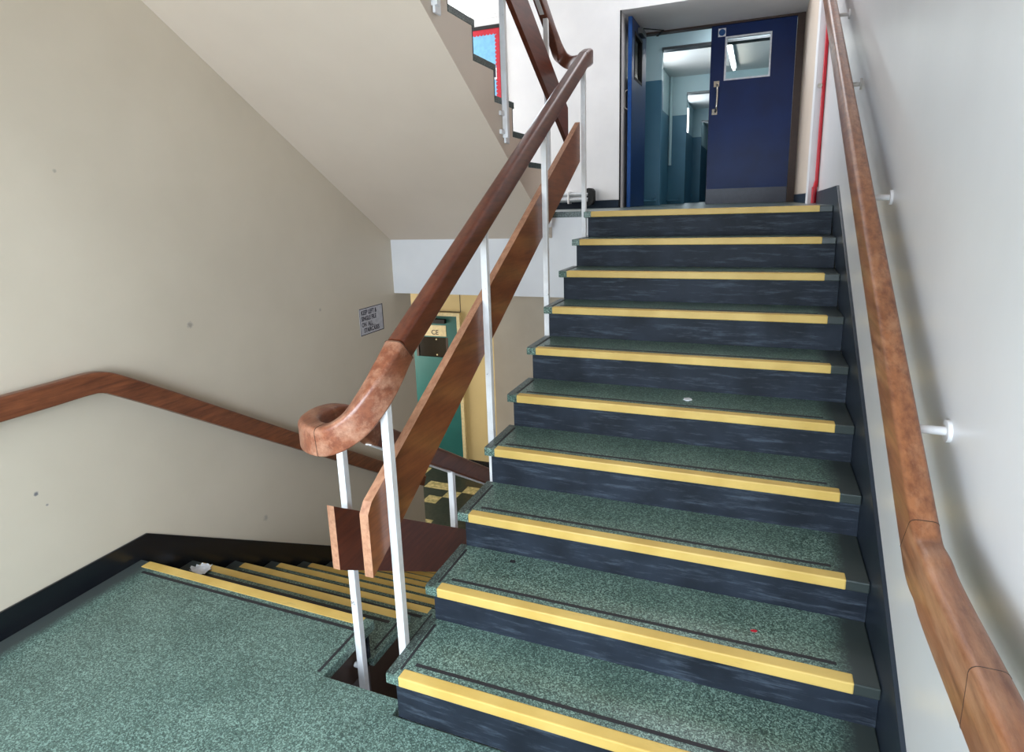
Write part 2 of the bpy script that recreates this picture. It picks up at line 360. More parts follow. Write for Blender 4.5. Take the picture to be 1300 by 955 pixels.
# upper floor
uf = MB(); uf.prism([(-4.0, BEAM), (0.0, BEAM), (0.0, NY[0] + .03), (1.452, NY[0] + .03), (1.452, DOORW + .2), (-4.0, DOORW + .2)], 'z', TOPZ - .04, TOPZ)
struct('floor_upper', uf, M['terr_edge'], 'grey terrazzo upper floor landing')
bm_ = MB(); bm_.box(-1.712, 0.02, BEAM + .012, BEAM + .35, 0.985, TOPZ - .04)
struct('wall_landing_beam', bm_, M['white'], 'white landing beam at the head of the stairwell')
struct('trim_3', MB().box(-0.335, 0.0, BEAM + .004, BEAM + .012, TOPZ - .085, TOPZ - .04), M['white'], 'white fascia board beneath the landing edge')
fw = MB()
fw.box(-4.0, -2.95, FRONT, FRONT + .15, TOPZ, 5.2); fw.box(-2.95, -1.66, FRONT, FRONT + .15, TOPZ, 3.66); fw.box(-2.95, -1.66, FRONT, FRONT + .15, 4.75, 5.2)
fw.box(-1.66, -0.345, FRONT, FRONT + .15, TOPZ, 5.2); fw.box(-.345, 1.452, FRONT, FRONT + .15, 3.545, 5.2)
fw.box(-.45, -.345, FRONT + .15, DOORW, TOPZ, 3.7); fw.box(-.345, 1.452, FRONT + .15, DOORW + .1, 3.545, 3.7)
struct('wall_front', fw, M['white'], 'white wall of the upper landing around the double doors')
struct('trim_4', MB().box(-.572, -.35, FRONT - .012, FRONT, TOPZ + .085, 2.832), M['white'], 'white boxed panel beside the doors')
struct('trim_5', MB().box(-.351, -.338, FRONT - .004, FRONT + .02, TOPZ, 3.545), M['dark'], 'dark jamb edge of the door recess')
struct('baseboard_front', MB().box(-4.0, -.352, FRONT - .02, FRONT, TOPZ, TOPZ + .08), M['navy'], 'navy skirting under the white front wall')
struct('ceiling', MB().box(-4.0, 1.6, BEAM - .3, FRONT + .15, 5.0, 5.2), M['ceiling'], 'ceiling above the upper landing')
struct('ceiling_rear', MB().box(-1.712, 1.452, REAR_Y, 0.55, 3.06, 3.23), M['soffit'], 'underside of the half landing above')
struct('ceiling_slope', MB().prism([(.55, 3.06), (.55, 3.3), (BEAM, 4.95), (BEAM, 4.7)], 'x', 0.03, 1.452), M['soffit'], 'sloping underside of the flight above')
struct('wall_far_left', MB().box(-4.15, -4.0, 3.3, FRONT + .15, LOWZ, 5.2), M['white'], 'white side wall of the landings')
wb = MB(); wb.box(-4.0, -1.85, 3.22, 3.38, LOWZ, 5.2)
struct('wall_return', wb, M['wall_cream'], 'cream return wall at the end of the left wall')
# lower lobby
struct('floor_lower', MB().box(-4.0, 1.45, 0.6, 5.55, LOWZ - .1, LOWZ), M['tiles'], 'dark speckled lobby tiles with scattered cream tiles')
lb = MB(); lb.box(-4.0, 1.45, FRONT, FRONT + .15, LOWZ, TOPZ - .04)
struct('wall_lower_back', lb, M['cream_lower'], 'yellow cream back wall of the lower lobby')
struct('wall_lower_pier', MB().box(-1.55, 1.45, 4.75, FRONT - .001, LOWZ, TOPZ - .05), M['beige_lower'], 'beige wall projecting into the lower lobby')
struct('baseboard_lower', MB().box(-2.30, -1.56, FRONT - .02, FRONT, LOWZ, LOWZ + .08).box(-1.57, 1.45, 4.73, 4.75, LOWZ, LOWZ + .08), M['dark'], 'dark skirting in the lower lobby')
struct('wall_spandrel', MB().box(-.02, .03, 0.6, 4.7, LOWZ, -.35), M['beige_lower'], 'wall beneath the upward flight')
# right stringer skirting
def pz(y): return NZ[9] + (y - NY[9]) * (NZ[0] - NZ[9]) / (NY[0] - NY[9])
sk = [(REAR_Y, 0.0), (REAR_Y, 0.11), (0.05, 0.11)]
sk += [(y, pz(y) + .148) for y in (0.11, 1.0, 2.0, 2.69)]
sk += [(4.0, TOPZ + .085), (4.0, TOPZ + .001), (NY[0], TOPZ - .1), (0.30, -0.1), (0.28, 0.0)]
struct('baseboard_right', MB().prism(sk, 'x', XR, 1.453), M['stringer'], 'dark skirting climbing the right wall beside the treads', bevel=0.002)
sl = [(REAR_Y, 0.0), (REAR_Y, 0.13), (.735, 0.115)]
sl += [(y, -(y - .735) * .625 + .115) for y in (1.4, 2.2, 3.33)] + [(3.37, -1.45), (3.37, LOWZ), (3.1, LOWZ), (LY, -.2), (LY, 0.0)]
struct('baseboard_left', MB().prism(sl, 'x', -1.713, XL), M['black'], 'black gloss skirting following the lower flight', bevel=0.002)
bx = struct('trim_6', MB().box(1.385, 1.452, 4.03, 4.26, TOPZ, 4.9), M['white'], 'white pipe boxing beside the red pipe')
struct('trim_7', MB().box(1.405, 1.452, 4.26, DOORW - .06, TOPZ + .08, 3.545), M['soffit'], 'beige lining board on the right of the door recess')
struct('baseboard_recess', MB().box(1.40, 1.452, 4.27, DOORW - .06, TOPZ, TOPZ + .08), M['navy'], 'navy skirting in the door recess')

# ------------------------------------------------------------------ the flight going up
up = thing('staircase', 'wide green terrazzo flight climbing to the blue doors, yellow nosings, dark risers', 'staircase', (0.7, 0.3, 0))
for i in range(10):
    y, z = NY[i], NZ[i]
    yb = (NY[i - 1] + .035) if i else y + .05
    tr = MB(); tr.prism([(0, y), (XR - .001, y), (XR - .001, yb), (.026 if i else 0, yb), (.026 if i else 0, yb - .012), (0, yb - .012)], 'z', z - .036, z)
    t = tr.build('tread', M['terr_right'], up, bevel=0.004)
    MB().box(.0485, 1.373, y - .0022, y + .040, z - .0345, z + .0018).build('nosing_strip', M['yellow'], t, bevel=0.004)
    if i:
        MB().box(.075, 1.335, y + .062, y + .075, z - .001, z + .0012).build('grip_strip', M['strip'], t)
        MB().box(.034, .044, y + .035, yb - .045, z - .001, z + .0012).build('grip_strip', M['strip'], t)
        MB().box(0.0, .030, y + .006, yb - .014, z - .001, z + .0009).build('edge_band', M['terr_edge'], t)
    zl = NZ[i + 1] if i < 9 else 0.0
    MB().box(.025, XR - .001, y + .020, y + .034, zl, z - .036).build('riser', M['riser'], up)
prof = [(NY[9] + .034, 0.0)]
for i in range(9, -1, -1):
    prof += [(NY[i] + .034, NZ[i] - .036)]
    if i: prof += [(NY[i - 1] + .034, NZ[i] - .036)]
prof += [(BEAM, NZ[0] - .036), (BEAM, 1.24), (NY[9] + .3, -.18), (NY[9] + .034, -.18)]
MB().prism(prof, 'x', .028, XR - .002).build('flight_slab', M['white'], up)

# ------------------------------------------------------------------ the flight going down
dn = thing('staircase', 'flight going down to the lobby beneath the sloping soffit, close yellow stripes', 'staircase', (-1.0, 0.7, -0.1))
LXR = -0.335
for k in range(1, 10):
    y, z = LY + LG * k, -LR * k
    yb = y - LG - .03
    tr = MB().box(XL + .001, LXR, yb, y, z - .036, z); t = tr.build('tread', M['terr_left'], dn, bevel=0.004)
    MB().box(-1.625, -.385, y - .046, y + .002, z - .0345, z + .0018).build('nosing_strip', M['yellow'], t, bevel=0.004)
    MB().box(-1.60, -.40, y - .086, y - .068, z - .001, z + .0012).build('grip_strip', M['strip'], t)
    MB().box(-.368, -.358, yb + .05, y - .04, z - .001, z + .0012).build('grip_strip', M['strip'], t)
for k in range(0, 10):
    y, z = LY + LG * k, -LR * k
    MB().box(XL + .001, LXR - .02, y - .034, y - .02, max(z - LR, LOWZ), z - .036 if k else z - .04).build('riser', M['riser'], dn)
prof = [(LY - .034, -.181)]
for k in range(1, 10):
    prof += [(LY + LG * (k - 1) - .034, -LR * k - .036), (LY + LG * k - .034, -LR * k - .036)]
prof += [(LY + LG * 9 - .034, LOWZ), (LY + LG * 8.2, LOWZ), (LY - .034, -.42)]
MB().prism(prof, 'x', XL + .002, LXR - .022).build('flight_slab', M['darkbrown'], dn)

# ------------------------------------------------------------------ the flight overhead
UG, UR, UY = 0.26, 0.163, 3.22
ov = thing('staircase', 'overhead flight with plain cream sloping underside and dark tread ends', 'staircase', (-1.0, 3.1, TOPZ))
OXR = -0.335
def soff(y): return 2.100 - .632 * (y - 2.04)
prof = [(BEAM + .01, 1.42), (BEAM + .01, TOPZ)]
prof += [(UY - .034, TOPZ)]
for k in range(1, 9):
    yy = UY - UG * (k - 1) - .034; zz = TOPZ + UR * k - .036
    prof += [(yy, zz), (yy - UG, zz)]
yy = UY - UG * 8 - .034
prof += [(yy, 3.06), (soff(0) and (2.04 - (3.06 - 2.100) / .632), 3.06)]
MB().prism(prof, 'x', -1.711, OXR).build('flight_slab', M['soffit'], ov)
for k in range(1, 9):
    y = UY - UG * (k - 1); z = TOPZ + UR * k
    MB().box(-1.711, OXR + .0015, y - UG - .03, y, z - .036, z).build('tread', M['terr_edge'], ov, bevel=0.003)
    MB().box(-1.711, OXR - .002, y - .033, y - .018, z - UR, z - .036).build('riser', M['riser'], ov)

# ------------------------------------------------------------------ balustrade
ba = thing('balustrade', 'white posts with brown handrail and plank rails turning between the flights', 'balustrade', (-.17, .56, 0))
RP = rprof(.060, .090)
def mz(y): return 1.086 + .572 * (y - .395) + .0525      # centre height of the rising rail
def lz(y): return .81 - .62 * (y - .653) + .0525          # falling rail
def uz(y): return 2.925 - .62 * (y - 2.9) + .0525         # overhead rail
MB().sweep([(-.015, .52, mz(.52)), (-.015, 1.6, mz(1.6)), (-.015, 2.84, mz(2.84))], RP).build('handrail', M['rail'], ba, smooth=True)
turn = smooth_path([(-.015, .52, mz(.52)), (-.02, .455, 1.150), (-.045, .40, 1.075), (-.095, .355, .998), (-.17, .332, .952), (-.245, .345, .944), (-.305, .395, .944), (-.330, .48, .942), (-.333, .58, .924), (-.33, .68, .868), (-.33, .78, lz(.78))], 6)
o = MB().sweep(turn, rprof(.070, .096, r=.018)).build('handrail_turn', M['turn'], ba, smooth=True); o['label'] = 'worn pale wooden turn of the handrail'
jp = [p for p in turn]
for k in (0, 26):
    a, b_ = jp[k], jp[k + 1]; dd = (b_ - a).normalized() * .0016
    MB().sweep([a + dd, a + dd * 2.2], rprof(.0715, .0975, r=.018)).build('joint_line', M['darkbrown'], o)
MB().sweep([(-.33, .78, lz(.78)), (-.33, 1.6, lz(1.6)), (-.33, 2.95, lz(2.95))], RP).build('handrail', M['rail'], ba, smooth=True)
turn2 = smooth_path([(-.015, 2.84, mz(2.84)), (-.017, 2.94, 2.575), (-.035, 3.04, 2.593), (-.085, 3.15, 2.602), (-.16, 3.23, 2.610), (-.24, 3.29, 2.630), (-.305, 3.29, 2.685), (-.33, 3.21, 2.785), (-.33, 3.10, uz(3.10))], 6)
MB().sweep(turn2, RP).build('handrail_turn', M['rail'], ba, smooth=True)
MB().sweep([(-.33, 3.10, uz(3.10)), (-.33, 2.2, uz(2.2)), (-.33, 1.0, uz(1.0))], RP).build('handrail', M['rail'], ba, smooth=True)
def flat(pts, x, z=.0485): return MB().sweep([(x, a, b_ - z) for a, b_ in pts], [(-.014, -.003), (.014, -.003), (.014, .003), (-.014, .003)])
flat([(.54, mz(.54) - .006), (2.84, mz(2.84) - .004)], -.015).build('rail_core', M['post'], ba)
flat([(.74, lz(.74) - .007), (2.95, lz(2.95) - .007)], -.33).build('rail_core', M['post'], ba)
flat([(2.98, uz(2.98) - .007), (1.0, uz(1.0) - .007)], -.33).build('rail_core', M['post'], ba)
# plank rails on the well side
def board(pts, x0, x1, mat, label=None):
    o = MB().prism(pts, 'x', x0, x1).build('plank_rail', [mat, M['boardend']], ba)
    for p in o.data.polygons:
        if abs(p.normal.x) < .5 and p.normal.z > -.3: p.material_index = 1
    if label: o['label'] = label
    return o
def bz(y): return .745 + .567 * (y - .30)
board([(.30, bz(.30) - .25), (.30, bz(.30) - .02), (.325, bz(.325)), (2.80, bz(2.80)), (2.80, bz(2.80) - .24), (.30, bz(.30) - .24)][1:] , -.062, -.030, M['board'])
def lbz(y): return .645 - .632 * (y - .44)
board([(.44, lbz(.44)), (2.9, lbz(2.9)), (2.9, lbz(2.9) - .25), (.44, lbz(.44) - .25)], -.308, -.278, M['boarddark'])
def ubz(y): return 2.841 - .62 * (y - 2.574)
board([(3.38, ubz(3.38)), (1.0, ubz(1.0)), (1.0, ubz(1.0) - .25), (3.38, ubz(3.38) - .25)], -.308, -.278, M['boarddark'])
def post(x, y, z0, z1, tabs=(), w=.014, side=-1):
    p = MB(); p.box(x - w, x + w, y - w, y + w, z0, z1); o = p.build('post', M['post'], ba, bevel=.0015)
    for zt in tabs:
        MB().tube([(x, y + .001, zt), (x + side * (.0405 if side > 0 else .0355), y + .001, zt)], .011, 10).build('bracket', M['post'], o, smooth=True)
    return o
for y, z0 in ((.42, .0), (1.232, .42), (2.044, .90), (2.842, 1.40)):
    post(-.0165, y, z0, mz(y) - (.062 if y < 1 else .047), (z0 + .04,), side=1)
for y in (.562, 1.385, 2.18):
    post(-.3200, y, -.33 - .62 * (y - .562), (.90 if y < .6 else lz(y)) - .048, (-.12 - .62 * (y - .562),))
for y, z0 in ((3.02, 1.53), (2.262, 2.04), (1.48, 2.53)):
    o = post(-.3175, y, z0, uz(y) - .048, w=.0155)
    for zt in (z0 + .03, z0 + .13):
        MB().box(-.334, -.318, y - .062, y - .014, zt - .012, zt + .012).build('bracket', M['post'], o, bevel=.002)
    MB().box(-.330, -.316, y - .012, y + .05, z0 - .03, z0 + .045).build('fixing_lug', M['post'], o, bevel=.006)


# ------------------------------------------------------------------ wall handrails
wr = thing('wall_handrail', 'worn wooden handrail on short white brackets along the pale grey right wall', 'handrail', (1.36, 0.3, 1.0))
def wz(y): return 1.099 + .573 * (y - .078) - .0575      # centre of section
pts = [(1.3625, REAR_Y + .1, 1.012), (1.3625, -.5, 1.012), (1.3625, -.12, 1.008), (1.3625, -.03, 1.016), (1.3625, .03, wz(.03) + .003), (1.3625, .10, wz(.10)), (1.3625, .35, wz(.35))]
MB().sweep(smooth_path(pts, 5) + [(1.3625, 1.6, wz(1.6)), (1.3625, 3.3, wz(3.3))], rprof(.046, .100, r=.012, rb=.006)).build('rail', M['railr'], wr, smooth=True)
for y, z in ((.075, wz(.075)), (-.30, 1.0105)):
    MB().sweep([(1.3625, y, z), (1.3625, y + .0012, z + (.0007 if y > 0 else 0))], rprof(.0468, .1008, r=.012, rb=.006)).build('joint_line', M['darkbrown'], wr)
for y, z in ((.314, 1.166), (1.186, 1.645), (2.145, 2.141), (2.842, 2.603), (-.75, 1.0), (-1.6, 1.0)):
    br = MB(); br.tube([(1.372, y, z), (1.452, y, z)], .0095, 12); o = br.build('bracket', M['post'], wr, smooth=True)
    MB().tube([(1.444, y, z), (1.4525, y, z)], .024, 16).build('wall_plate', M['post'], o, smooth=True)
wr2 = thing('wall_handrail', 'plain brown handrail along the cream left wall, level then sloping down', 'handrail', (-1.63, .3, .9))
def vz(y): return .955 - .635 * (y - .60)
pts = [(-1.635, REAR_Y + .1, .952), (-1.635, -.6, .952), (-1.635, .30, .952), (-1.635, .52, .955), (-1.635, .60, .945), (-1.635, .68, .905), (-1.635, .9, vz(.9) + .005)]
MB().sweep(smooth_path(pts, 5) + [(-1.635, 2.0, vz(2.0)), (-1.635, 3.25, vz(3.25))], rprof(.055, .095, r=.012, rb=.006)).build('rail', M['raill'], wr2, smooth=True)
for y in (-1.3, -.2, .97, 1.9, 2.8):
    z = (.93 if y < .5 else vz(y)) - .015
    o = MB().tube([(-1.645, y, z), (-1.712, y, z)], .009, 12).build('bracket', M['post'], wr2, smooth=True)
    MB().tube([(-1.704, y, z), (-1.7125, y, z)], .024, 16).build('wall_plate', M['post'], o, smooth=True)

# ------------------------------------------------------------------ double blue doors
def leaf(label, name, w, h, panel, T=.045):
    """door leaf in local coordinates: hinge at x=0, extends +x, front face at y=-T/2, bottom z=0; parented to an Empty"""
    e = thing(name, label, 'door', (0, 0, 0), kind='structure')
    px0, px1, pz0, pz1 = panel
    b_ = MB(); b_.box(0, px0, -T / 2, T / 2, 0, h); b_.box(px1, w, -T / 2, T / 2, 0, h); b_.box(px0, px1, -T / 2, T / 2, 0, pz0); b_.box(px0, px1, -T / 2, T / 2, pz1, h)
    b_.build('door_leaf', M['blue'], e)
    q = .009; f = MB()
    f.box(px0 - q, px0 + q, -T / 2 - .004, T / 2 + .004, pz0 - q, pz1 + q); f.box(px1 - q, px1 + q, -T / 2 - .004, T / 2 + .004, pz0 - q, pz1 + q)
    f.box(px0 + q, px1 - q, -T / 2 - .004, T / 2 + .004, pz0 - q, pz0 + q); f.box(px0 + q, px1 - q, -T / 2 - .004, T / 2 + .004, pz1 - q, pz1 + q)
    fo = f.build('vision_frame', M['paper'], e)
    MB().box(px0 + q, px1 - q, -.003, .003, pz0 + q, pz1 - q).build('glass_pane', M['glass'], fo)
    return e, T
H = 1.915
e, T = leaf('closed navy blue door leaf on the right with a square white-edged window', 'door_1', .86, H, (.155, .612, 1.350, 1.785))
hd = MB(); hx = .075
hd.tube(smooth_path([(hx, -T / 2 - .004, 1.31), (hx + .008, -T / 2 - .045, 1.28), (hx + .010, -T / 2 - .055, 1.17), (hx + .004, -T / 2 - .045, 1.05), (hx - .006, -T / 2 - .004, 1.02)], 5), .013, 10)
ho = hd.build('pull_handle', M['chrome'], e, smooth=True)
MB().box(hx - .035, hx + .025, -T / 2 - .006, -T / 2, 1.28, 1.345).build('handle_plate', M['chrome'], ho, bevel=.004)
MB().box(hx - .045, hx + .015, -T / 2 - .006, -T / 2, .985, 1.05).build('handle_plate', M['chrome'], ho, bevel=.004)
MB().box(.0, .86, -T / 2 - .003, -T / 2, .0, .17).build('kick_plate', M['bluekick'], e)
MB().box(-.002, .0, -T / 2, T / 2, 0, H).build('lipping', M['darkbrown'], e)
e.location = (.462, DOORW - .04, TOPZ + .002)
sg = thing('fire_door_sign', 'small white square sign with a blue disc at the top of the closed door', 'sign', (.57, DOORW - .066, TOPZ + 1.86))
MB().box(.532, .612, DOORW - .069, DOORW - .0665, TOPZ + 1.80, TOPZ + 1.885).build('plate', M['paper'], sg)
dsc = MB(); dsc.tube([(.572, DOORW - .071, TOPZ + 1.843), (.572, DOORW - .069, TOPZ + 1.843)], .034, 24); dsc.build('blue_disc', M['signblue'], sg)
# open leaf
e2 = thing('door_2', 'open navy blue door leaf on the left, seen edge on', 'door', (-.285, DOORW - .03, TOPZ + .002), kind='structure')
x0, x1 = -.30, -.257; ya, yb = 5.66, 6.50; zt = TOPZ + H
b_ = MB(); pz0, pz1 = TOPZ + 1.345, TOPZ + 1.79; py0, py1 = 5.80, 6.23
b_.box(x0, x1, ya, py0, TOPZ + .004, zt); b_.box(x0, x1, py1, yb, TOPZ + .004, zt); b_.box(x0, x1, py0, py1, TOPZ + .004, pz0); b_.box(x0, x1, py0, py1, pz1, zt)
b_.build('door_leaf', M['blue'], e2)
MB().box(x0 + .002, x1 - .004, ya - .002, ya, TOPZ + .004, zt).build('lipping', M['bluebright'], e2)
f = MB(); q = .014
f.box(x0 - .004, x1 + .004, py0 - q, py0 + q, pz0 - q, pz1 + q); f.box(x0 - .004, x1 + .004, py1 - q, py1 + q, pz0 - q, pz1 + q)
f.box(x0 - .004, x1 + .004, py0 + q, py1 - q, pz0 - q, pz0 + q); f.box(x0 - .004, x1 + .004, py0 + q, py1 - q, pz1 - q, pz1 + q)
fo = f.build('vision_frame', M['dark'], e2)
MB().box(-.282, -.276, py0 + q, py1 - q, pz0 + q, pz1 - q).build('glass_pane', M['glass'], fo)
hd = MB(); hd.tube(smooth_path([(x0, 5.72, TOPZ + 1.22), (x0 - .035, 5.72, TOPZ + 1.20), (x0 - .038, 5.72, TOPZ + 1.12), (x0 - .035, 5.72, TOPZ + 1.04), (x0, 5.72, TOPZ + 1.02)], 5), .008, 10)
hd.build('pull_handle', M['chrome'], e2, smooth=True)
cl = MB(); cl.box(x1, x1 + .05, 5.95, 6.2, zt - .10, zt - .04); co_ = cl.build('door_closer', M['grey'], e2, bevel=.004)
MB().sweep([(x1 + .03, 6.08, zt - .025), (x1 + .22, 6.28, zt - .02), (x1 + .12, 6.52, zt - .015)], [(-.012, -.003), (.012, -.003), (.012, .003), (-.012, .003)]).build('closer_arm', M['dark'], co_)
df = MB(); df.box(-.345, -.325, DOORW - .08, DOORW + .02, TOPZ, 3.545); df.box(1.325, 1.40, DOORW - .08, DOORW + .02, TOPZ, 3.545); df.box(-.325, 1.325, DOORW - .08, DOORW + .02, TOPZ + H + .004, 3.545)
struct('trim_8', df, M['darkbrown'], 'dark frame around the blue doors')
df = MB(); df.box(1.40, 1.452, DOORW - .06, DOORW + .1, TOPZ, 3.545)
struct('wall_door_return', df, M['soffit'], 'beige return beside the closed door')

# ------------------------------------------------------------------ corridor behind the doors
CZ = 3.84
struct('floor_corridor', MB().box(-.73, 2.2, DOORW + .2, 24, TOPZ - .05, TOPZ), M['terr_edge'], 'dark corridor floor')
struct('ceiling_corridor', MB().box(-.73, 2.2, DOORW + .1, 24, CZ, CZ + .1), M['ceiling'], 'white corridor ceiling')
DADO = 1.575
def cross(n, y, xj):
    struct('wall_corridor_dado_%d' % n, MB().box(-.58, xj, y, y + .12, TOPZ, TOPZ + DADO), M['teal'], 'teal dado of a corridor pier')
    u = MB(); u.box(-.58, xj, y, y + .12, TOPZ + DADO, CZ); u.box(xj, 2.1, y, y + .12, TOPZ + 1.955, CZ)
    struct('wall_corridor_%d' % n, u, M['pale'], 'pale upper part of a corridor pier and its head')
    struct('trim_%d' % (20 + n), MB().box(xj, 2.1, y - .02, y + .14, TOPZ + 1.925, TOPZ + 1.955), M['grey'], 'grey beam edge of the corridor opening')
for n, (y, xj) in enumerate(((7.35, -.20), (10.9, -.27), (15.2, -.38), (19.5, -.42))): cross(n, y, xj)
struct('wall_corridor_left_dado', MB().box(-.73, -.58, DOORW + .1, 24, TOPZ, TOPZ + DADO), M['teal'], 'teal dado of the corridor side wall')
struct('wall_corridor_left', MB().box(-.73, -.58, DOORW + .1, 24, TOPZ + DADO, CZ), M['pale'], 'pale corridor side wall')
struct('wall_corridor_right_dado', MB().box(2.10, 2.25, DOORW + .1, 24, TOPZ, TOPZ + DADO), M['teal'], 'teal dado opposite')
struct('wall_corridor_right', MB().box(2.10, 2.25, DOORW + .1, 24, TOPZ + DADO, CZ), M['pale'], 'pale wall opposite')
struct('wall_corridor_end', MB().box(-.73, 2.25, 24, 24.1, TOPZ, CZ), M['teal'], 'far end of the corridor')
struct('wall_door_head', MB().box(-.73, 2.2, DOORW + .02, DOORW + .1, 3.545, CZ + .1).box(1.452, 2.2, DOORW + .02, DOORW + .1, TOPZ, 3.545).box(-.73, -.345, DOORW + .02, DOORW + .1, TOPZ, 3.545), M['white'], 'wall over the doors')
for y0, y1 in ((7.9, 9.9), (12.0, 14.0)):
    w = thing('window_%d' % (3 if y0 < 9 else 4), 'bright side window in the corridor', 'window', (-.57, y0, TOPZ + 1.35), kind='structure')
    MB().box(-.582, -.565, y0, y1, TOPZ + DADO, CZ - .15).build('pane', M['winlight'], w)
    MB().box(-.58, -.555, y0 - .04, y0, TOPZ + DADO, CZ - .12).box(-.58, -.555, y1, y1 + .04, TOPZ + DADO, CZ - .12).build('window_frame', M['paper'], w)
lt = thing('ceiling_light', 'fluorescent batten on the corridor ceiling seen through the door window', 'light', (.536, 9.4, CZ))
MB().box(.496, .576, 8.4, 10.4, CZ - .05, CZ - .001).build('batten', M['paper'], lt)
MB().tube([(.536, 8.45, CZ - .075), (.536, 10.35, CZ - .075)], .02, 12).build('tube', M['tube'], lt, smooth=True)
cp = MB().tube([(-.545, 10.86, TOPZ + .7), (-.545, 10.86, CZ)], .03, 10).build('corridor_pipe', M['pale'], smooth=True)
tag(cp, 'thin vertical pipe on the pale corridor wall beyond the doors', 'pipe')
for n_, (y, x0_, x1_) in enumerate(((7.28, -.36, -.23), (10.8, -.5, -.33))):
    pp = thing('heating_pipe', ('low teal pipe with a round valve at the foot of the nearest corridor pier', 'low teal pipe with a valve at the foot of the second corridor pier')[n_], 'pipe', (x0_, y, TOPZ + .06))
    MB().tube([(x0_ - .1, y, TOPZ + .06), (x1_, y, TOPZ + .06)], .016, 10).build('pipe', M['teal'], pp, smooth=True)
    MB().tube([(x1_ - .03, y - .03, TOPZ + .13), (x1_ - .03, y, TOPZ + .13)], .028, 14).tube([(x1_ - .03, y, TOPZ + .06), (x1_ - .03, y, TOPZ + .13)], .012, 8).build('valve', M['teal'], pp, smooth=True)

# ------------------------------------------------------------------ pipes on the upper landing
hp = thing('heating_pipe', 'pair of silver pipes low on the white wall entering a dark oval hole', 'pipe', (-.9, 5.42, TOPZ + .1))
MB().tube([(-1.55, 5.41, TOPZ + .150), (-.665, 5.41, TOPZ + .150)], .022, 14).build('pipe', M['galv'], hp, smooth=True)
MB().tube([(-1.55, 5.41, TOPZ + .095), (-.665, 5.41, TOPZ + .095)], .026, 14).build('pipe', M['galv'], hp, smooth=True)
MB().box(-.889, -.871, 5.38, 5.498, TOPZ + .055, TOPZ + .185).build('clip', M['post'], hp, bevel=.003)
ovp = [(-.655 + .05 * math.cos(a), TOPZ + .125 + (.045 if math.sin(a) > 0 else -.045) + .045 * math.sin(a)) for a in [2 * math.pi * k / 24 for k in range(24)]]
MB().prism(ovp, 'y', 5.395, 5.499).build('oval_sleeve', M['dark'], hp)
rp = thing('fire_main_pipe', 'thin bright red pipe running up the right wall corner', 'pipe', (1.43, 4.0, TOPZ))
MB().tube([(1.436, 4.01, TOPZ + .12), (1.436, 4.01, 4.9)], .0125, 12).build('pipe', M['red'], rp, smooth=True)
MB().tube([(1.424, 3.99, TOPZ + .003), (1.424, 3.99, TOPZ + .12)], .018, 12).tube([(1.424, 3.99, TOPZ + .11), (1.436, 4.01, TOPZ + .16)], .014, 12).build('foot_joint', M['red'], rp, smooth=True)
kb = MB().tube([(1.380, 4.02, 2.43), (1.380, 3.99, 2.43)], .016, 14).build('knob', M['chrome'], smooth=True)
tag(kb, 'small shiny round knob on the white pipe boxing', 'knob')
kb.location = (.03, .0, .0)

# ------------------------------------------------------------------ pinboard and window on the upper landing
w1 = thing('window_1', 'bright white window above the pinboard', 'window', (-2.3, FRONT, 3.7), kind='structure')
MB().box(-2.90, -1.71, FRONT + .05, FRONT + .06, 3.70, 4.70).build('pane', M['winlight'], w1)
f = MB(); f.box(-2.95, -2.90, FRONT - .01, FRONT + .1, 3.66, 4.75); f.box(-1.71, -1.66, FRONT - .01, FRONT + .1, 3.66, 4.75); f.box(-2.9, -1.71, FRONT - .01, FRONT + .1, 3.66, 3.70); f.box(-2.9, -1.71, FRONT - .01, FRONT + .1, 4.70, 4.75)
f.build('window_frame', M['post'], w1)
pb = thing('pinboard', 'blue backed pinboard with scalloped red border in a black frame', 'pinboard', (-2.3, FRONT - .02, 2.6))
PX0, PX1, PZ0, PZ1 = -2.9, -1.632, 2.62, 3.585
MB().box(PX0, PX1, FRONT - .012, FRONT - .001, PZ0, PZ1).build('backing', M['pinblue'], pb)
f = MB(); f.box(PX0, PX0 + .03, FRONT - .028, FRONT - .001, PZ0, PZ1); f.box(PX1 - .03, PX1, FRONT - .028, FRONT - .001, PZ0, PZ1)
f.box(PX0 + .03, PX1 - .03, FRONT - .028, FRONT - .001, PZ0, PZ0 + .045); f.box(PX0 + .03, PX1 - .03, FRONT - .028, FRONT - .001, PZ1 - .035, PZ1)
f.build('frame', M['dark'], pb)
ax0, ax1, az0, az1 = PX0 + .03, PX1 - .03, PZ0 + .045, PZ1 - .035
f = MB(); f.box(ax0, ax1, FRONT - .0145, FRONT - .012, az1 - .042, az1); f.box(ax0, ax1, FRONT - .0145, FRONT - .012, az0, az0 + .042)
f.box(ax0, ax0 + .042, FRONT - .0145, FRONT - .012, az0 + .042, az1 - .042); f.box(ax1 - .042, ax1, FRONT - .0145, FRONT - .012, az0 + .042, az1 - .042)
x = ax0 + .07
while x < ax1 - .042:
    f.tube([(x, FRONT - .0143, az1 - .042), (x, FRONT - .012, az1 - .042)], .02, 10); f.tube([(x, FRONT - .0143, az0 + .042), (x, FRONT - .012, az0 + .042)], .02, 10); x += .04
z = az0 + .08
while z < az1 - .07:
    f.tube([(ax0 + .042, FRONT - .0143, z), (ax0 + .042, FRONT - .012, z)], .02, 10); f.tube([(ax1 - .042, FRONT - .0143, z), (ax1 - .042, FRONT - .012, z)], .02, 10); z += .04
f.build('border', M['pinred'], pb)
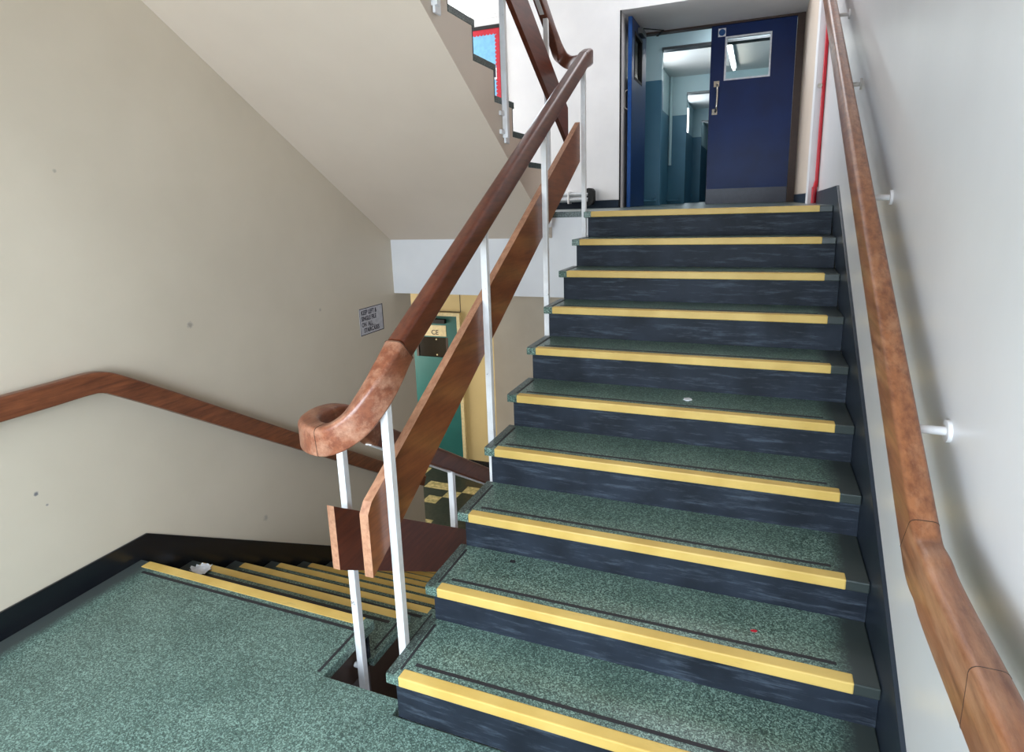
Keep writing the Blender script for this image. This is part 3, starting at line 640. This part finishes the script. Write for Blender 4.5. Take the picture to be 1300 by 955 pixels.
for (a, b_, c, d, lab) in ((-1.80, -1.712, 3.03, 3.15, 'square white card with a dark picture pinned beside the red border'), (-2.14, -2.02, 3.10, 3.26, 'white card with a picture pinned left of the smaller card')):
    pc = thing('pinned_card', lab, 'card', (a, FRONT - .02, c))
    MB().box(a, b_, FRONT - .017, FRONT - .0125, c, d).build('card', M['paper'], pc)
    MB().box(a + .012, b_ - .012, FRONT - .019, FRONT - .017, c + .02, d - .02).build('picture', M['ink'], pc)
    MB().box(a + .032, b_ - .032, FRONT - .020, FRONT - .019, c + .045, d - .04).build('face', M['paperb'], pc)

# ------------------------------------------------------------------ wall notice
no = thing('wall_notice', 'small white printed notice with dark edge on the cream left wall', 'sign', (-1.712, 2.78, .83))
nz0, nz1, ny0, ny1 = .722, .93, 2.63, 2.94
MB().box(-1.712, -1.7085, ny0, ny1, nz0, nz1).build('plate', M['signgrey'], no)
f = MB(); f.box(-1.7086, -1.7078, ny1 - .008, ny1, nz0, nz1); f.box(-1.7086, -1.7078, ny0, ny1 - .008, nz0, nz0 + .006); f.box(-1.7086, -1.7078, ny0, ny1 - .008, nz1 - .005, nz1); f.box(-1.7086, -1.7078, ny0, ny0 + .004, nz0 + .006, nz1 - .005)
f.build('border', M['ink'], no)
rotL = Matrix(((0, 0, 1), (1, 0, 0), (0, 1, 0)))          # text x -> +Y, y -> +Z, normal -> +X
for i, (s_t, dy) in enumerate((('KEEP LEFT &', .02), ('SINGLE FILE', .02), ('ON  ALL', .02), ('STAIRCASES', .045))):
    text_mesh('lettering', s_t, .047, M['ink'], no, Vector((-1.7084, ny0 + dy, nz1 - .050 - i * .046)), rotL, bold=.0013, sx=.80)
MB().box(-1.7086, -1.7078, ny0 + .112, ny0 + .20, nz1 - .150, nz1 - .147).build('underline', M['ink'], no)

# ------------------------------------------------------------------ lower lobby door
ld = thing('door_3', 'teal door with a dark glazed panel in the lower lobby', 'door', (-2.73, FRONT - .03, LOWZ), kind='structure')
DX0, DX1, DT = -3.12, -2.355, .345
fx0, fx1, fz0, fz1 = -2.95, -2.49, -.19, .07
b_ = MB(); yy0, yy1 = FRONT - .035, FRONT - .002
b_.box(DX0, fx0, yy0, yy1, LOWZ + .005, DT); b_.box(fx1, DX1, yy0, yy1, LOWZ + .005, DT); b_.box(fx0, fx1, yy0, yy1, LOWZ + .005, fz0); b_.box(fx0, fx1, yy0, yy1, fz1, DT)
b_.build('door_leaf', M['tealdoor'], ld)
MB().box(fx0, fx1, yy0 + .012, yy1 - .005, fz0, fz1).build('glazed_panel', M['glassdark'], ld)
MB().box(fx1 - .03, fx1, yy0 - .002, yy0 + .012, fz0, fz1).box(fx0, fx0 + .03, yy0 - .002, yy0 + .012, fz0, fz1).build('glazing_bead', M['darkbrown'], ld)
for zz in (fz1 - .03, fz0 + .03): MB().tube([(-2.66, yy0 + .004, zz), (-2.66, yy0 + .012, zz)], .010, 10).build('screw', M['creamtrim'], ld)
f = MB(); f.box(DX0 - .045, DX0 - .002, FRONT - .045, FRONT - .001, LOWZ, DT + .045); f.box(DX1 + .002, DX1 + .045, FRONT - .045, FRONT - .001, LOWZ, DT + .045); f.box(DX0 - .002, DX1 + .002, FRONT - .045, FRONT - .001, DT + .002, DT + .045)
f.build('door_frame', M['creamtrim'], ld)
pl = MB().box(-2.95, -2.51, yy0 - .004, yy0, .085, .225).build('name_plate', M['creamtrim'], ld)
rotF = Matrix(((1, 0, 0), (0, 0, -1), (0, 1, 0)))
text_mesh('lettering', 'CE', .085, M['ink'], pl, Vector((-2.72, yy0 - .0045, .105)), rotF, bold=.0008)
c = MB(); c.box(-2.72, -2.50, yy0 - .05, yy0, .255, .31); c.build('door_closer', M['dark'], ld, bevel=.004)
MB().sweep([(-2.6, yy0 - .05, .325), (-2.85, yy0 - .12, .33), (-2.95, yy0 - .02, .355)], [(-.01, -.003), (.01, -.003), (.01, .003), (-.01, .003)]).build('closer_arm', M['dark'], ld)
struct('trim_9', MB().box(-3.2, -2.31, FRONT - .003, FRONT, .393, .400).box(-2.316, -2.309, FRONT - .003, FRONT, .400, .98), M['ink'], 'dark joints in the panelling above the teal door')

# ------------------------------------------------------------------ litter and marks
def blob(name, mat, x, y, z, rx_, ry_, h=.002, rot=0, seed=1, n=18, label='', cat='litter'):
    rnd = random.Random(seed); pts = []
    for k in range(n):
        a = 2 * math.pi * k / n; q = 1 + rnd.uniform(-.16, .16)
        px, py = rx_ * q * math.cos(a), ry_ * q * math.sin(a)
        pts.append((x + px * math.cos(rot) - py * math.sin(rot), y + px * math.sin(rot) + py * math.cos(rot)))
    o = MB().prism(pts, 'z', z, z + h).build(name, mat, bevel=.0008); tag(o, label, cat); return o
blob('chewing_gum', M['paper'], .804, 1.54, NZ[5], .018, .022, .003, .2, 3, label='white flattened gum spot on the fifth tread up', cat='gum')
blob('chewing_gum', M['strip'], .245, .80, NZ[8], .012, .010, .002, .4, 4, label='dark gum spot near the left of the second tread up', cat='gum')
blob('chewing_gum', M['pinred'], 1.11, .69, NZ[8], .010, .006, .002, .1, 5, label='small reddish scrap near the right end of the second tread', cat='gum')
cr = MB()
rnd = random.Random(5); g = {}
for i in range(8):
    for j in range(6):
        g[i, j] = cr.bm.verts.new((-1.565 + (i - 3.5) * .015 + rnd.uniform(-.004, .004), LY + .205 + (j - 2.5) * .016 + rnd.uniform(-.004, .004), -LR + .004 + rnd.uniform(0, .022)))
cut = {(0, 0), (7, 0), (0, 5), (7, 5), (0, 1), (7, 4)}
for i in range(7):
    for j in range(5):
        if (i, j) in ((0, 0), (6, 0), (0, 4), (6, 4)): continue
        cr.bm.faces.new((g[i, j], g[i + 1, j], g[i + 1, j + 1], g[i, j + 1]))
for v in [v for v in cr.bm.verts if not v.link_faces]: cr.bm.verts.remove(v)
o = cr.build('crumpled_paper', M['paper']); sd = o.modifiers.new('solid', 'SOLIDIFY'); sd.thickness = .0015
tag(o, 'crumpled white paper on the first step down by the left wall', 'paper')
